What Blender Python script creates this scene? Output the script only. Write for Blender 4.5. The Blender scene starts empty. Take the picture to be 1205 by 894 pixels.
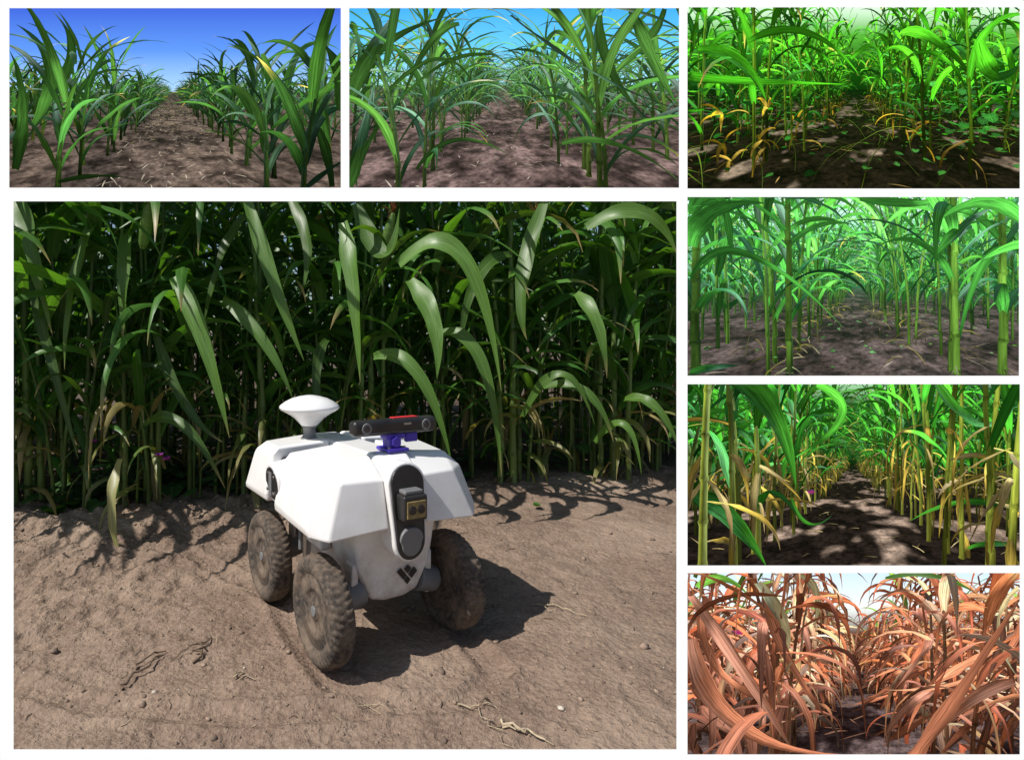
import bpy,bmesh,math
import numpy as np
from mathutils import Vector,Matrix
rng=np.random.default_rng(11)
R=lambda a=0.,b=1.: float(rng.uniform(a,b))
F=650.;CX=405.;CY=400.;CH=.75
def PW(px,py,d): return np.array([(px-CX)*d/F,d,CH+(CY-py)*d/F])
S=bpy.context.scene
def lin(c):
    c=np.array(c,float)/255.
    return np.where(c<=.04045,c/12.92,((c+.055)/1.055)**2.4)
# ---------- value noise
def _h(i,j,k):
    n=(i.astype(np.int64)*374761393+j.astype(np.int64)*668265263+k.astype(np.int64)*1274126177)&0xffffffff
    n=((n^(n>>13))*1274126177)&0xffffffff
    n=(n^(n>>16))&0xffff
    return n/65535.
def vn(P,s=1.):
    P=np.asarray(P)*s+57.3
    i=np.floor(P).astype(np.int64);f=P-i;f=f*f*(3-2*f);r=0
    for a in(0,1):
        for b in(0,1):
            for c in(0,1):
                w=(f[...,0] if a else 1-f[...,0])*(f[...,1] if b else 1-f[...,1])*(f[...,2] if c else 1-f[...,2])
                r=r+w*_h(i[...,0]+a,i[...,1]+b,i[...,2]+c)
    return r
def fbm(P,s=1.,o=4):
    r=0;a=.5;t=0
    for k in range(o): r=r+a*vn(P,s*2.03**k);t+=a;a*=.5
    return r/t
def sst(x,a,b):
    t=np.clip((x-a)/(b-a),0,1);return t*t*(3-2*t)
# ---------- mesh accumulator
class MB:
    def __init__(s): s.v=[];s.n=[];s.c=[];s.u=[];s.q=[];s.k=0
    def grid(s,V,N,C,U):
        a,b=V.shape[:2]
        i=np.arange(a*b).reshape(a,b)+s.k
        s.q.append(np.stack([i[:-1,:-1],i[:-1,1:],i[1:,1:],i[1:,:-1]],-1).reshape(-1,4))
        s.v.append(V.reshape(-1,3));s.n.append(N.reshape(-1,3));s.c.append(C.reshape(-1,3));s.u.append(U.reshape(-1,3));s.k+=a*b
    def arr(s): return [np.concatenate(x) for x in(s.v,s.n,s.c,s.u,s.q)]
def mkmesh(name,V,Q,C=None,U=None,smooth=True):
    me=bpy.data.meshes.new(name);nv=len(V);nq=len(Q);k=Q.shape[1]
    me.vertices.add(nv);me.vertices.foreach_set('co',np.asarray(V,np.float32).ravel())
    me.loops.add(nq*k);me.loops.foreach_set('vertex_index',Q.astype(np.int32).ravel())
    me.polygons.add(nq);me.polygons.foreach_set('loop_start',np.arange(0,nq*k,k,dtype=np.int32))
    me.polygons.foreach_set('loop_total',np.full(nq,k,np.int32))
    me.update(calc_edges=True)
    if smooth: me.polygons.foreach_set('use_smooth',np.ones(nq,bool))
    if C is not None:
        a=me.attributes.new('Col','FLOAT_COLOR','POINT');a.data.foreach_set('color',np.hstack([C,np.ones((nv,1))]).astype(np.float32).ravel())
    if U is not None:
        a=me.attributes.new('lf','FLOAT_VECTOR','POINT');a.data.foreach_set('vector',U.astype(np.float32).ravel())
    return me
def addobj(name,me,mat=None,parent=None):
    o=bpy.data.objects.new(name,me);S.collection.objects.link(o)
    if mat: me.materials.append(mat)
    if parent: o.parent=parent
    return o
def nrm(a): return a/np.maximum(np.sqrt((a*a).sum(-1,keepdims=True)),1e-9)
def cross(a,b):
    return np.stack([a[...,1]*b[...,2]-a[...,2]*b[...,1],a[...,2]*b[...,0]-a[...,0]*b[...,2],a[...,0]*b[...,1]-a[...,1]*b[...,0]],-1)
def ribbon(mb,P,T,S0,Wd,col0,col1,twist=0,fold=.35,wav=.12,tipdry=0,dry=(.45,.33,.16)):
    n=len(P)-1;t=np.linspace(0,1,n+1)
    S0=nrm(S0);N0=nrm(cross(S0,T))
    th=(twist*t)[:,None];Sd=S0*np.cos(th)+N0*np.sin(th);N=nrm(cross(Sd,T))
    w=Wd*(.5+.5*np.minimum(1,t/.22))*(1-t**2.2)*(1+.05*np.sin(t*17+R(0,6)))+Wd*.02
    ph=R(0,6);idv=R(0,50);V=[];NN=[];U=[];fr=R(12,24)
    for a in(-1,0,1):
        V.append(P+Sd*(w*a)[:,None]+N*((fold+wav*np.sin(t*fr+ph+a))*abs(a)*w)[:,None])
        NN.append(nrm(N-Sd*(a*fold*.9)));U.append(np.stack([np.full(n+1,float(a)),t,np.full(n+1,idv)],1))
    c=np.array(col0)[None]*(1-t[:,None])+np.array(col1)[None]*t[:,None]
    if tipdry: 
        k=sst(t,1-tipdry,1.05-tipdry*.3)[:,None];c=c*(1-k)+np.array(dry)*k
    mb.grid(np.stack(V,1),np.stack(NN,1),np.repeat(c[:,None],3,1),np.stack(U,1))
def leaf(mb,base,az,L,Wd,e0,droop,n,col0,col1,twist=0,bend=0,pw=1.3,**k):
    t=np.linspace(0,1,n+1);e=np.maximum(e0-droop*t**pw,-1.5);a=az+bend*t
    T=np.stack([np.cos(e)*np.cos(a),np.cos(e)*np.sin(a),np.sin(e)],1)
    P=np.array(base)+np.vstack([np.zeros(3),np.cumsum((T[:-1]+T[1:])/2*L/n,0)])
    S0=np.stack([-np.sin(a),np.cos(a),0*a],1)
    ribbon(mb,P,T,S0,Wd,col0,col1,twist,**k)
def cleaf(mb,A,M,B,Wd,n,col0,col1,face=(0,-1,.25),twist=0,**k):
    A,M,B=map(np.array,(A,M,B));Cc=2*M-(A+B)/2;t=np.linspace(0,1,n+1)[:,None]
    P=A*(1-t)**2+2*Cc*t*(1-t)+B*t*t
    T=nrm(np.gradient(P,axis=0));S0=cross(T,np.broadcast_to(np.array(face,float),T.shape))
    ribbon(mb,P,T,S0,Wd,col0,col1,twist,**k)
def tube(mb,P,r,sides,cols):
    P=np.array(P,float);n=len(P);T=nrm(np.gradient(P,axis=0))
    ref=np.array([1.,.13,.07]) if abs(T[0][0])<.8 else np.array([0,.1,1.])
    A=nrm(cross(T,np.broadcast_to(ref,T.shape)));B=cross(T,A)
    th=np.linspace(0,2*math.pi,sides+1)
    N=A[:,None]*np.cos(th)[None,:,None]+B[:,None]*np.sin(th)[None,:,None]
    V=P[:,None]+N*np.array(r)[:,None,None]
    C=np.repeat(np.array(cols)[:,None],sides+1,1)
    U=np.stack([.3+.25*np.broadcast_to(np.cos(th)[None],(n,sides+1)),np.repeat(np.linspace(0,1,n)[:,None]*4.,sides+1,1),np.full((n,sides+1),R(0,50))],-1)
    mb.grid(V,N,C,U)
def stalk(mb,p,H,r,lean,sides=7,cb=(.12,.17,.05),ct=(.06,.16,.03),step=.17):
    nn=max(3,int(H/step));pts=[];rr=[];cc=[];step=step*R(.85,1.15);zz=[0,0]
    for i in range(nn):
        tone=R(.7,1.2);dx=R(-.004,.004)
        for f,s in((0,1.22),(.08,.98),(.9,.92)):
            z=(i+f)*step;k=min(1,z/H)
            pts.append([p[0]+lean[0]*z*k+dx,p[1]+lean[1]*z*k,p[2]+z]);rr.append(r*s*(1-.55*k))
            c=np.array(cb)*(1-k)+np.array(ct)*k
            cc.append(c*tone*(.75 if f==0 else 1))
    tube(mb,pts,rr,sides,cc)
def corn(mb,p,H,r,zs,ze,nl,L,Wd,n,green,az0,e=(1.05,1.35),dr=(1.7,2.7),lowdry=0,drycol=(.42,.30,.14),sides=7,cb=(.13,.17,.05),azs=.45,tipdry=.3,stemtop=None,gvar=.35,ln=.06,lowe=None):
    lean=(R(-ln,ln),R(-ln,ln))
    stalk(mb,p,H if stemtop is None else stemtop,r,lean,sides,cb=np.array(cb)*R(.7,1.2),ct=np.array(green)*1.1)
    for i in range(nl):
        k=i/max(1,nl-1);z=zs+(ze-zs)*k;q=min(1,z/H)
        b=[p[0]+lean[0]*z*q,p[1]+lean[1]*z*q,p[2]+z]
        az=az0+math.pi*(i%2)+R(-azs,azs)
        g=np.array(green)*R(1-gvar,1+gvar);g=g*np.array([R(.85,1.2),1,R(.8,1.2)])
        td=0;isd=k<lowdry and R()<.75
        if isd: g=np.array(drycol)*R(.6,1.2)
        elif R()<.3: td=R(.1,tipdry)
        sz=(.65+.7*math.sin(math.pi*min(1,.15+k*.75)))/1.3
        ee=R(*e);dd=R(*dr);LL=L*R(.75,1.15)*sz
        if isd: ee=R(-1.2,.7);dd=R(1.2,2.6);LL*=.65
        leaf(mb,b,az,LL,Wd*R(.75,1.15)*(.6+.4*sz)*(.6 if isd else 1),ee,dd,n,g*1.1,g*.9,twist=R(-1.4,1.4)*(2 if isd else 1),bend=R(-.6,.6),pw=R(.8,2.),tipdry=td,wav=R(.05,.25))
# ---------- materials
def newmat(n):
    m=bpy.data.materials.new(n);m.use_nodes=True;nt=m.node_tree;nt.nodes.clear()
    out=nt.nodes.new('ShaderNodeOutputMaterial');return m,nt,out
class NB:
    def __init__(s,nt): s.nt=nt
    def n(s,t,**k):
        x=s.nt.nodes.new(t)
        for a,b in k.items(): setattr(x,a,b)
        return x
    def l(s,a,b): s.nt.links.new(a,b)
    def math(s,op,a,b=None,c=None):
        x=s.n('ShaderNodeMath',operation=op)
        for i,v in enumerate((a,b,c)):
            if v is None: continue
            if isinstance(v,(int,float)): x.inputs[i].default_value=v
            else: s.l(v,x.inputs[i])
        return x.outputs[0]
    def mix(s,f,a,b,bt='MIX'):
        x=s.n('ShaderNodeMix',data_type='RGBA',blend_type=bt)
        for i,v in((0,f),(6,a),(7,b)):
            if isinstance(v,(int,float)): x.inputs[i].default_value=v
            elif isinstance(v,(tuple,list)): x.inputs[i].default_value=(*v,1)
            else: s.l(v,x.inputs[i])
        return x.outputs[2]
    def noise(s,vec,sc,det=4,rough=.55):
        x=s.n('ShaderNodeTexNoise');x.inputs['Scale'].default_value=sc;x.inputs['Detail'].default_value=det;x.inputs['Roughness'].default_value=rough
        if vec is not None: s.l(vec,x.inputs['Vector'])
        return x.outputs['Fac']
    def ramp(s,f,a,b,lo=0.,hi=1.):
        x=s.n('ShaderNodeMapRange');x.inputs[1].default_value=a;x.inputs[2].default_value=b;x.inputs[3].default_value=lo;x.inputs[4].default_value=hi
        s.l(f,x.inputs[0]);return x.outputs[0]
    def bump(s,h,st,d=.01):
        x=s.n('ShaderNodeBump');x.inputs['Strength'].default_value=st;x.inputs['Distance'].default_value=d;s.l(h,x.inputs['Height']);return x.outputs[0]
def leafmat():
    m,nt,out=newmat('corn_leaf');b=NB(nt)
    col=b.n('ShaderNodeAttribute',attribute_name='Col').outputs['Color']
    lf=b.n('ShaderNodeAttribute',attribute_name='lf').outputs['Vector']
    sx=b.n('ShaderNodeSeparateXYZ');b.l(lf,sx.inputs[0])
    ax=b.math('ABSOLUTE',sx.outputs[0]);rib=b.ramp(ax,.03,.11,1,0)
    mp=b.n('ShaderNodeVectorMath',operation='MULTIPLY');b.l(lf,mp.inputs[0]);mp.inputs[1].default_value=(9,4,1)
    ns=b.noise(mp.outputs[0],1.6,3);f=b.ramp(ns,.3,.7,.68,1.32)
    vein=b.math('SINE',b.math('MULTIPLY',sx.outputs[0],42.));vf=b.math('MULTIPLY_ADD',vein,.06,1.)
    c1=b.mix(1.,col,b.math('MULTIPLY',f,vf),'MULTIPLY')
    cc=b.mix(b.math('MULTIPLY',rib,.4),c1,(.20,.34,.11))
    p=b.n('ShaderNodeBsdfPrincipled');b.l(cc,p.inputs['Base Color']);b.l(b.ramp(ns,.3,.7,.34,.52),p.inputs['Roughness']);p.inputs['Specular IOR Level'].default_value=.5
    tr=b.n('ShaderNodeBsdfTranslucent');b.l(b.mix(1.,cc,(2.1,2.0,.5),'MULTIPLY'),tr.inputs[0])
    mx=b.n('ShaderNodeMixShader');mx.inputs[0].default_value=.36;b.l(p.outputs[0],mx.inputs[1]);b.l(tr.outputs[0],mx.inputs[2]);b.l(mx.outputs[0],out.inputs[0]);return m
LEAF=leafmat()
def simple(name,col,rough=.5,metal=0,dirt=0,dcol=(.25,.18,.12),nsc=18,spec=.5,zdirt=None):
    m,nt,out=newmat(name);b=NB(nt);tc=b.n('ShaderNodeTexCoord').outputs['Object']
    ns=b.noise(tc,nsc,6,.65);f=b.ramp(ns,.35,.7,0,1)
    if zdirt:
        sp=b.n('ShaderNodeSeparateXYZ');b.l(tc,sp.inputs[0]);z=b.ramp(sp.outputs[2],zdirt[0],zdirt[1],1,.06);fac=b.math('MULTIPLY',b.math('MULTIPLY',f,z),dirt)
    else: fac=b.math('MULTIPLY',f,dirt)
    c=b.mix(fac,col,dcol);p=b.n('ShaderNodeBsdfPrincipled');b.l(c,p.inputs['Base Color']);p.inputs['Metallic'].default_value=metal;p.inputs['Specular IOR Level'].default_value=spec
    b.l(b.ramp(ns,.3,.7,rough*.85,min(1,rough*1.2)),p.inputs['Roughness'])
    b.l(b.bump(b.noise(tc,nsc*9,2),.05,.001),p.inputs['Normal'])
    b.l(p.outputs[0],out.inputs[0]);return m
WHITE=simple('white_plastic',(.84,.84,.84),.24,dirt=.4,dcol=(.46,.39,.32),nsc=11,zdirt=(.3,.5))
CHAS=simple('dusty_white_chassis',(.80,.79,.77),.38,dirt=1.,dcol=(.29,.22,.16),nsc=14,zdirt=(.12,.32))
BLACK=simple('black_plastic',(.015,.015,.017),.35,dirt=.25,dcol=(.09,.08,.07))
GREY=simple('grey_plastic',(.16,.17,.18),.4,dirt=.3,dcol=(.25,.22,.19))
METAL=simple('metal',(.45,.45,.44),.35,1,dirt=.5,dcol=(.25,.19,.14))
PURP=simple('purple_print',(.06,.035,.42),.4)
RED=simple('red_plastic',(.6,.03,.04),.4)
LENS=simple('lens_glass',(.01,.012,.02),.06,spec=.9)
GOLD=simple('scanner_window',(.34,.26,.10),.2,dirt=.6,dcol=(.03,.03,.03),nsc=60)
LOGO=simple('logo_black',(.012,.012,.012),.5)
def tyremat():
    m,nt,out=newmat('dusty_tyre');b=NB(nt);tc=b.n('ShaderNodeTexCoord').outputs['Object']
    a=b.noise(tc,14,5,.7);g=b.noise(tc,90,2)
    c=b.mix(b.ramp(a,.38,.64),(.026,.023,.021),(.15,.11,.08));c=b.mix(b.ramp(g,.42,.72,0,.5),c,(.23,.175,.13))
    p=b.n('ShaderNodeBsdfPrincipled');b.l(c,p.inputs['Base Color']);p.inputs['Roughness'].default_value=.9
    b.l(b.bump(g,.5,.002),p.inputs['Normal']);b.l(p.outputs[0],out.inputs[0]);return m
TYRE=tyremat()
def soilmat():
    m,nt,out=newmat('dry_soil');b=NB(nt);tc=b.n('ShaderNodeNewGeometry').outputs['Position']
    a=b.noise(tc,2.2,4,.6);g=b.noise(tc,14,4,.65);h=b.noise(tc,110,3,.7)
    v=b.n('ShaderNodeTexVoronoi');v.inputs['Scale'].default_value=60;b.l(tc,v.inputs['Vector'])
    c=b.mix(b.ramp(a,.35,.65),(.205,.142,.107),(.315,.232,.175))
    c=b.mix(b.ramp(g,.4,.68,0,.6),c,(.145,.098,.073))
    c=b.mix(b.ramp(h,.50,.75,0,.6),c,(.40,.31,.24))
    c=b.mix(b.ramp(h,.42,.25,0,.9),c,(.07,.05,.04))
    dust=b.ramp(b.noise(tc,1.1,3,.4),.53,.68,0,.6);c=b.mix(dust,c,(.38,.29,.22))
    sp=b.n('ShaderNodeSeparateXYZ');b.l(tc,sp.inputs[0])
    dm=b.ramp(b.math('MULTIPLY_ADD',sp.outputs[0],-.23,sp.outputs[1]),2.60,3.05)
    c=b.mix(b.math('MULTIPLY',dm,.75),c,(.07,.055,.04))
    p=b.n('ShaderNodeBsdfPrincipled');b.l(c,p.inputs['Base Color']);p.inputs['Roughness'].default_value=.95;p.inputs['Specular IOR Level'].default_value=.15
    hh=b.math('ADD',b.math('MULTIPLY',h,.6),b.math('MULTIPLY_ADD',v.outputs['Distance'],.35,b.math('MULTIPLY',g,1.2)))
    b.l(b.bump(hh,.9,.012),p.inputs['Normal']);b.l(p.outputs[0],out.inputs[0]);return m
SOIL=soilmat()
def vcmat(name,rough=.9):
    m,nt,out=newmat(name);b=NB(nt);col=b.n('ShaderNodeAttribute',attribute_name='Col').outputs['Color']
    tc=b.n('ShaderNodeNewGeometry').outputs['Position'];c=b.mix(1.,col,b.ramp(b.noise(tc,120,2),.3,.7,.7,1.3),'MULTIPLY')
    p=b.n('ShaderNodeBsdfPrincipled');b.l(c,p.inputs['Base Color']);p.inputs['Roughness'].default_value=rough;b.l(p.outputs[0],out.inputs[0]);return m
DEBRIS=vcmat('organic_debris')
# ---------- ground
RC=np.array([.0275,1.54]);ang=math.atan2(.46,.888)
def yrow(x): return 2.43+.23*(x+.9)
def track(x,y,pts,w):
    best=np.full(x.shape,9.)
    for (x0,y0),(x1,y1) in zip(pts[:-1],pts[1:]):
        dx,dy=x1-x0,y1-y0;t=np.clip(((x-x0)*dx+(y-y0)*dy)/(dx*dx+dy*dy),0,1)
        best=np.minimum(best,np.hypot(x-x0-t*dx,y-y0-t*dy))
    return best
TR=[[(-.9,2.05),(-.55,1.95),(-.3,1.72),(-.2,1.60)],[(-.2,1.62),(-.12,1.4),(-.03,1.22),(.1,1.13),(.25,1.14),(.35,1.25),(.30,1.42)],[(.9,1.25),(1.2,1.5),(1.5,2.0)],[(-.8,1.25),(-.5,1.14),(-.2,1.10),(.05,1.12)]]
def gz(x,y):
    P=np.stack([x,y,0*x],-1)
    m=fbm(P,3.,4)-.5;f=fbm(P+9,26.,4)-.5;g=vn(P+3,110.)-.5
    rob=np.exp(-((x-RC[0])**2+(y-RC[1])**2)/.1)
    edge=np.exp(-((y-yrow(x)-.1)/.28)**2);lft=sst(-x,.1,.7)*sst(y,1.1,1.6)
    near=np.exp(-np.maximum(0,np.abs(y)-8)/10)
    z=(m*.055*(1-rob*.8)+f*(.013+.038*lft+.025*edge)*(1-.6*rob)+g*.005+edge*.03)*near-.004
    tr=0
    for t in TR:
        d=track(x,y,t,0);tr=tr-.007*np.exp(-(d/.028)**4)+.006*np.exp(-((d-.042)/.012)**2)
    return z+tr
def axis(lo,hi,st,far):
    a=[lo];s=st
    while a[-1]>-far: s*=1.22;a.append(a[-1]-s)
    b=[hi];s=st
    while b[-1]<far: s*=1.22;b.append(b[-1]+s)
    return np.array(a[::-1][:-1]+list(np.arange(lo,hi,st))+b)
xs=axis(-1.7,2.0,.0075,300);ys=axis(.8,3.4,.0075,300)
X,Y=np.meshgrid(xs,ys,indexing='ij');Z=gz(X,Y)
i=np.arange(X.size).reshape(X.shape);Q=np.stack([i[:-1,:-1],i[1:,:-1],i[1:,1:],i[:-1,1:]],-1).reshape(-1,4)
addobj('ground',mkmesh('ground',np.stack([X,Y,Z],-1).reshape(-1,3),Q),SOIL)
# clods
bm=bmesh.new();bmesh.ops.create_icosphere(bm,subdivisions=1,radius=1);iv=np.array([v.co[:] for v in bm.verts]);it=np.array([[v.index for v in f.verts] for f in bm.faces]);bm.free()
VV=[];TT=[];CC=[];k=0;XX=[];YY=[]
nC=4600
for j in range(nC):
    y=R(.95,3.0);x=R(-.75,.75)*y
    if R()<.45: x=R(-1.6,.1);y=yrow(x)-abs(rng.normal(0,.3))
    XX.append(x);YY.append(y)
ZZ=gz(np.array(XX),np.array(YY))
for j in range(nC):
    s=min(.011,.0012*math.exp(abs(rng.normal(0,.75))))
    v=iv*(1+rng.uniform(-.3,.3,(len(iv),1)))*s*np.array([R(.8,1.3),R(.8,1.3),R(.5,.9)])
    v=v+np.array([XX[j],YY[j],ZZ[j]+s*.2])
    VV.append(v);TT.append(it+k);k+=len(iv);c=np.array([.26,.187,.14])*R(.5,1.2)
    if R()<.02: c=np.array([.5,.44,.37])
    CC.append(np.repeat(c[None],len(iv),0))
addobj('soil_clods',mkmesh('soil_clods',np.concatenate(VV),np.concatenate(TT),np.concatenate(CC),smooth=False),DEBRIS)
# dry roots and stalk litter
mb=MB()
def gpt(px,py):
    d=CH*F/(py-CY);return (px-CX)*d/F,d
def root(p0,p1,r,col,arch=.01,wig=.02):
    n=10;t=np.linspace(0,1,n);a=np.array(gpt(*p0));b=np.array(gpt(*p1))
    x=a[0]+(b[0]-a[0])*t+rng.normal(0,wig*.3,n);y=a[1]+(b[1]-a[1])*t+rng.normal(0,wig*.3,n)
    z=gz(x,y)+.004+arch*np.sin(t*math.pi);tube(mb,np.stack([x,y,z],1),r*.6*(1-.6*t),6,np.repeat(np.array([col]),n,0))
br=(.13,.09,.06);st=(.42,.34,.23)
for a,b_,r in[((140,806),(195,768),.006),((160,780),(190,765),.005),((228,775),(247,750),.006),((205,772),(246,757),.003),((575,830),(560,838),.003)]: root(a,b_,r,br,.010)
for a,b_,r in[((540,828),(590,838),.003),((590,852),(655,880),.006),((598,860),(625,866),.004),((560,835),(600,880),.002),((640,715),(690,728),.003),((650,725),(625,712),.002),((278,792),(292,797),.004),((715,650),(690,640),.002)]: root(a,b_,r,st,.004)
for j in range(120):
    y=R(1.05,2.9);x=R(-.62,.62)*y*1.05;a=R(0,6.28);l=abs(rng.normal(0,.025))+.008
    xx=np.array([x,x+l*.5*math.cos(a),x+l*math.cos(a+.4)]);yy=np.array([y,y+l*.5*math.sin(a),y+l*math.sin(a+.4)])
    tube(mb,np.stack([xx,yy,gz(xx,yy)+.002],1),[.001,.001,.0006],4,np.repeat(np.array([st if R()<.6 else br])*R(.6,1),3,0))
V,N,C,U,Q=mb.arr();addobj('dry_root_litter',mkmesh('dry_root_litter',V,Q,C,U),DEBRIS)
# ---------- corn crop
G=np.array((.048,.138,.021))
mb=MB()
for r in range(7):
    y0=yrow(0)+.10+r*.50;x=-(.62*y0+1.5)
    while x<.62*y0+1.1:
        yy=yrow(x)+.10+r*.50+R(-.09,.09);H=R(1.9,2.4)
        vis=abs(x)<yy*.64+.2
        corn(mb,[x,yy,0],H,R(.010,.017),R(.15,.45),H*.97,(int(R(11,15)) if r<4 else 10) if vis else 8,R(.75,.95),R(.030,.042),11 if (r<2 and vis) else 6,G*R(.7,1.25),R(-1.2,1.2),lowdry=.12 if R()<.5 else 0,drycol=(.24,.20,.08),sides=7 if r<2 else 5,ln=.1,azs=.7,cb=(.15,.21,.05))
        if r<3:
            for q in range(2 if r<2 else 1):
                x2=x+R(-.08,.08);corn(mb,[x2,yy+R(-.08,.05),0],R(.7,1.3),R(.006,.011),R(.1,.35),R(.6,1.2),5,R(.4,.6),.022,7,G*R(.8,1.3),R(0,3),sides=5,ln=.22,azs=1.2,cb=(.16,.23,.055))
        x+=R(.09,.24)
for j in range(90):
    x=R(-2,2.2);z=R(.6,2.1);y=yrow(x)+R(0,.1)
    leaf(mb,[x,y,z],-math.pi/2+R(-1.3,1.3),R(.5,.85),R(.022,.036),R(.6,1.2),R(1.8,2.8),13,G*R(1.,2.),G*R(1.,1.8),twist=R(-1.,1.),bend=R(-.6,.6),tipdry=R(0,.25),wav=.2)
for j in range(90):
    x=R(-2,2.2);z=R(.1,.5);y=yrow(x)+R(.02,.2)
    leaf(mb,[x,y,z],-math.pi/2+R(-1.5,1.5),R(.2,.42),R(.010,.02),R(.2,1.3),R(1.2,2.6),8,(G*R(.9,1.7) if R()<.7 else np.array((.28,.23,.10))),G*R(.9,1.6),twist=R(-1.5,1.5),tipdry=R(0,.4),wav=.2)
# long blades reaching out over the bare soil on the left (they throw the leaf shadows)
for j in range(16):
    x=R(-2.1,-.75);z=R(.8,1.7)
    leaf(mb,[x,yrow(x)+.02,z],-math.pi/2+R(-.5,.5),R(.9,1.15),R(.028,.038),R(.5,1.0),R(1.3,1.9),16,G*R(1.,1.8),G*R(1.,1.7),twist=R(-.8,.8),bend=R(-.4,.4),tipdry=R(0,.2),wav=.18)
V,N,C,U,Q=mb.arr();addobj('corn_field',mkmesh('corn_field',V,Q,C,U),LEAF)
GL=np.array([.100,.215,.036])
DRY=(.36,.30,.13)
hero={
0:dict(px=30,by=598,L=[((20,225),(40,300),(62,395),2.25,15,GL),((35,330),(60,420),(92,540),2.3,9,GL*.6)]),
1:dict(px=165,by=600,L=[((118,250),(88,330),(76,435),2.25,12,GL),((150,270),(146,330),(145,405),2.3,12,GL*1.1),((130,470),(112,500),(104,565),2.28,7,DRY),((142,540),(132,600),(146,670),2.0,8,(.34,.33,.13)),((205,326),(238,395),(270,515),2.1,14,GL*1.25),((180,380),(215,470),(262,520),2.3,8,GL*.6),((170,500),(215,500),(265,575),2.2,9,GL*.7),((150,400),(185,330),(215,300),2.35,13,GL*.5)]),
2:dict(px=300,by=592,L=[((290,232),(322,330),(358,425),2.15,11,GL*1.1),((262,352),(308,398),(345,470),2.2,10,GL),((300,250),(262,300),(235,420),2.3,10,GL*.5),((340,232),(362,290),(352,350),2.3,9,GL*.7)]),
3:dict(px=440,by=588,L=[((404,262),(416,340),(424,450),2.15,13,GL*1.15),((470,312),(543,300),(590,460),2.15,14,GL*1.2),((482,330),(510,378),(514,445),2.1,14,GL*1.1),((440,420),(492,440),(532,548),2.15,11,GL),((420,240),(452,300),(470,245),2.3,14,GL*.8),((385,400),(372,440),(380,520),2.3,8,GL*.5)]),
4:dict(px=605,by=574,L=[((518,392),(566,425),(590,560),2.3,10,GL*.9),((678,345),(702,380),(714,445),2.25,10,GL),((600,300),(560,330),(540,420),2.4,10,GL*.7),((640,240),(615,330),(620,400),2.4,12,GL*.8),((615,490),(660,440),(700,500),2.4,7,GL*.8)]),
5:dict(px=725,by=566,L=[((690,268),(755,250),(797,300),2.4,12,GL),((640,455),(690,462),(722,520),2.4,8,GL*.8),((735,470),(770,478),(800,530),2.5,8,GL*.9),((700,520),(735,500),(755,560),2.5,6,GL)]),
}
SILK=(.20,.07,.03)
def lathe(mb,c,axis,prof,cols,s=10):
    A=np.array(c,float);ax=nrm(np.array(axis,float));tube(mb,[A+ax*z for z,_ in prof],[r for _,r in prof],s,cols)
for k,h in hero.items():
    mb=MB();x,y=gpt(h['px'],h['by'])
    for q in range(3):
        xx=x+(q-1)*.055+R(-.02,.02);yy=y+R(0,.09);H=2.3 if q==1 else R(1.5,2.2)
        corn(mb,[xx,yy,float(gz(np.array([xx]),np.array([yy]))[0])-.01],H,R(.013,.019),R(.25,.5),H*.97,11,.8,.036,16,G*R(1.1,1.5),R(-.6,.6),sides=10,cb=(.20,.27,.07),azs=.5,ln=.08)
        for j in range(5):
            a=R(0,6.28);tube(mb,[[xx,yy,.07],[xx+.03*math.cos(a),yy+.03*math.sin(a),.045],[xx+.055*math.cos(a),yy+.055*math.sin(a),-.01]],[.004,.0035,.002],5,np.repeat(np.array([[.2,.15,.08]]),3,0))
    for j in range(9):
        leaf(mb,[x+R(-.07,.07),y+R(-.04,.04),R(.08,.45)],-math.pi/2+R(-1.4,1.4),R(.18,.4),R(.010,.02),R(-.3,1.),R(1.,2.4),9,(np.array(DRY)*R(.6,1.) if R()<.55 else GL*R(.6,1.)),np.array(DRY)*R(.6,1.),twist=R(-2,2),wav=.3)
    for (a,m,b_,d,w,c) in h['L']:
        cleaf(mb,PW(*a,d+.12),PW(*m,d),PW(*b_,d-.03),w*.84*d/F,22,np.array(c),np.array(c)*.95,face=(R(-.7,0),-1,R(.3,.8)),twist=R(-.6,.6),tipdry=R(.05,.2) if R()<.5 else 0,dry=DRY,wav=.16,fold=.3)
    if k in(1,3,4):
        ez=R(1.05,1.2);c=[x+.03,y-.05,ez]
        pr=[(0,.012),(.03,.022),(.1,.026),(.17,.02),(.22,.008)];lathe(mb,c,(.25,-.3,1),pr,[np.array([.14,.25,.06])]*5)
        tip=np.array(c)+nrm(np.array([.25,-.3,1.]))*.21
        for j in range(24):
            d_=rng.normal(0,.012,3);tube(mb,[tip,tip+np.array([0,0,.03])+d_,tip+d_*2.2+np.array([.0,-.01,.03])],[.002,.0018,.001],4,np.repeat(np.array([SILK]),3,0))
    V,N,C,U,Q=mb.arr();addobj('corn_plant' ,mkmesh('corn_plant',V,Q,C,U),LEAF)
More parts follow.
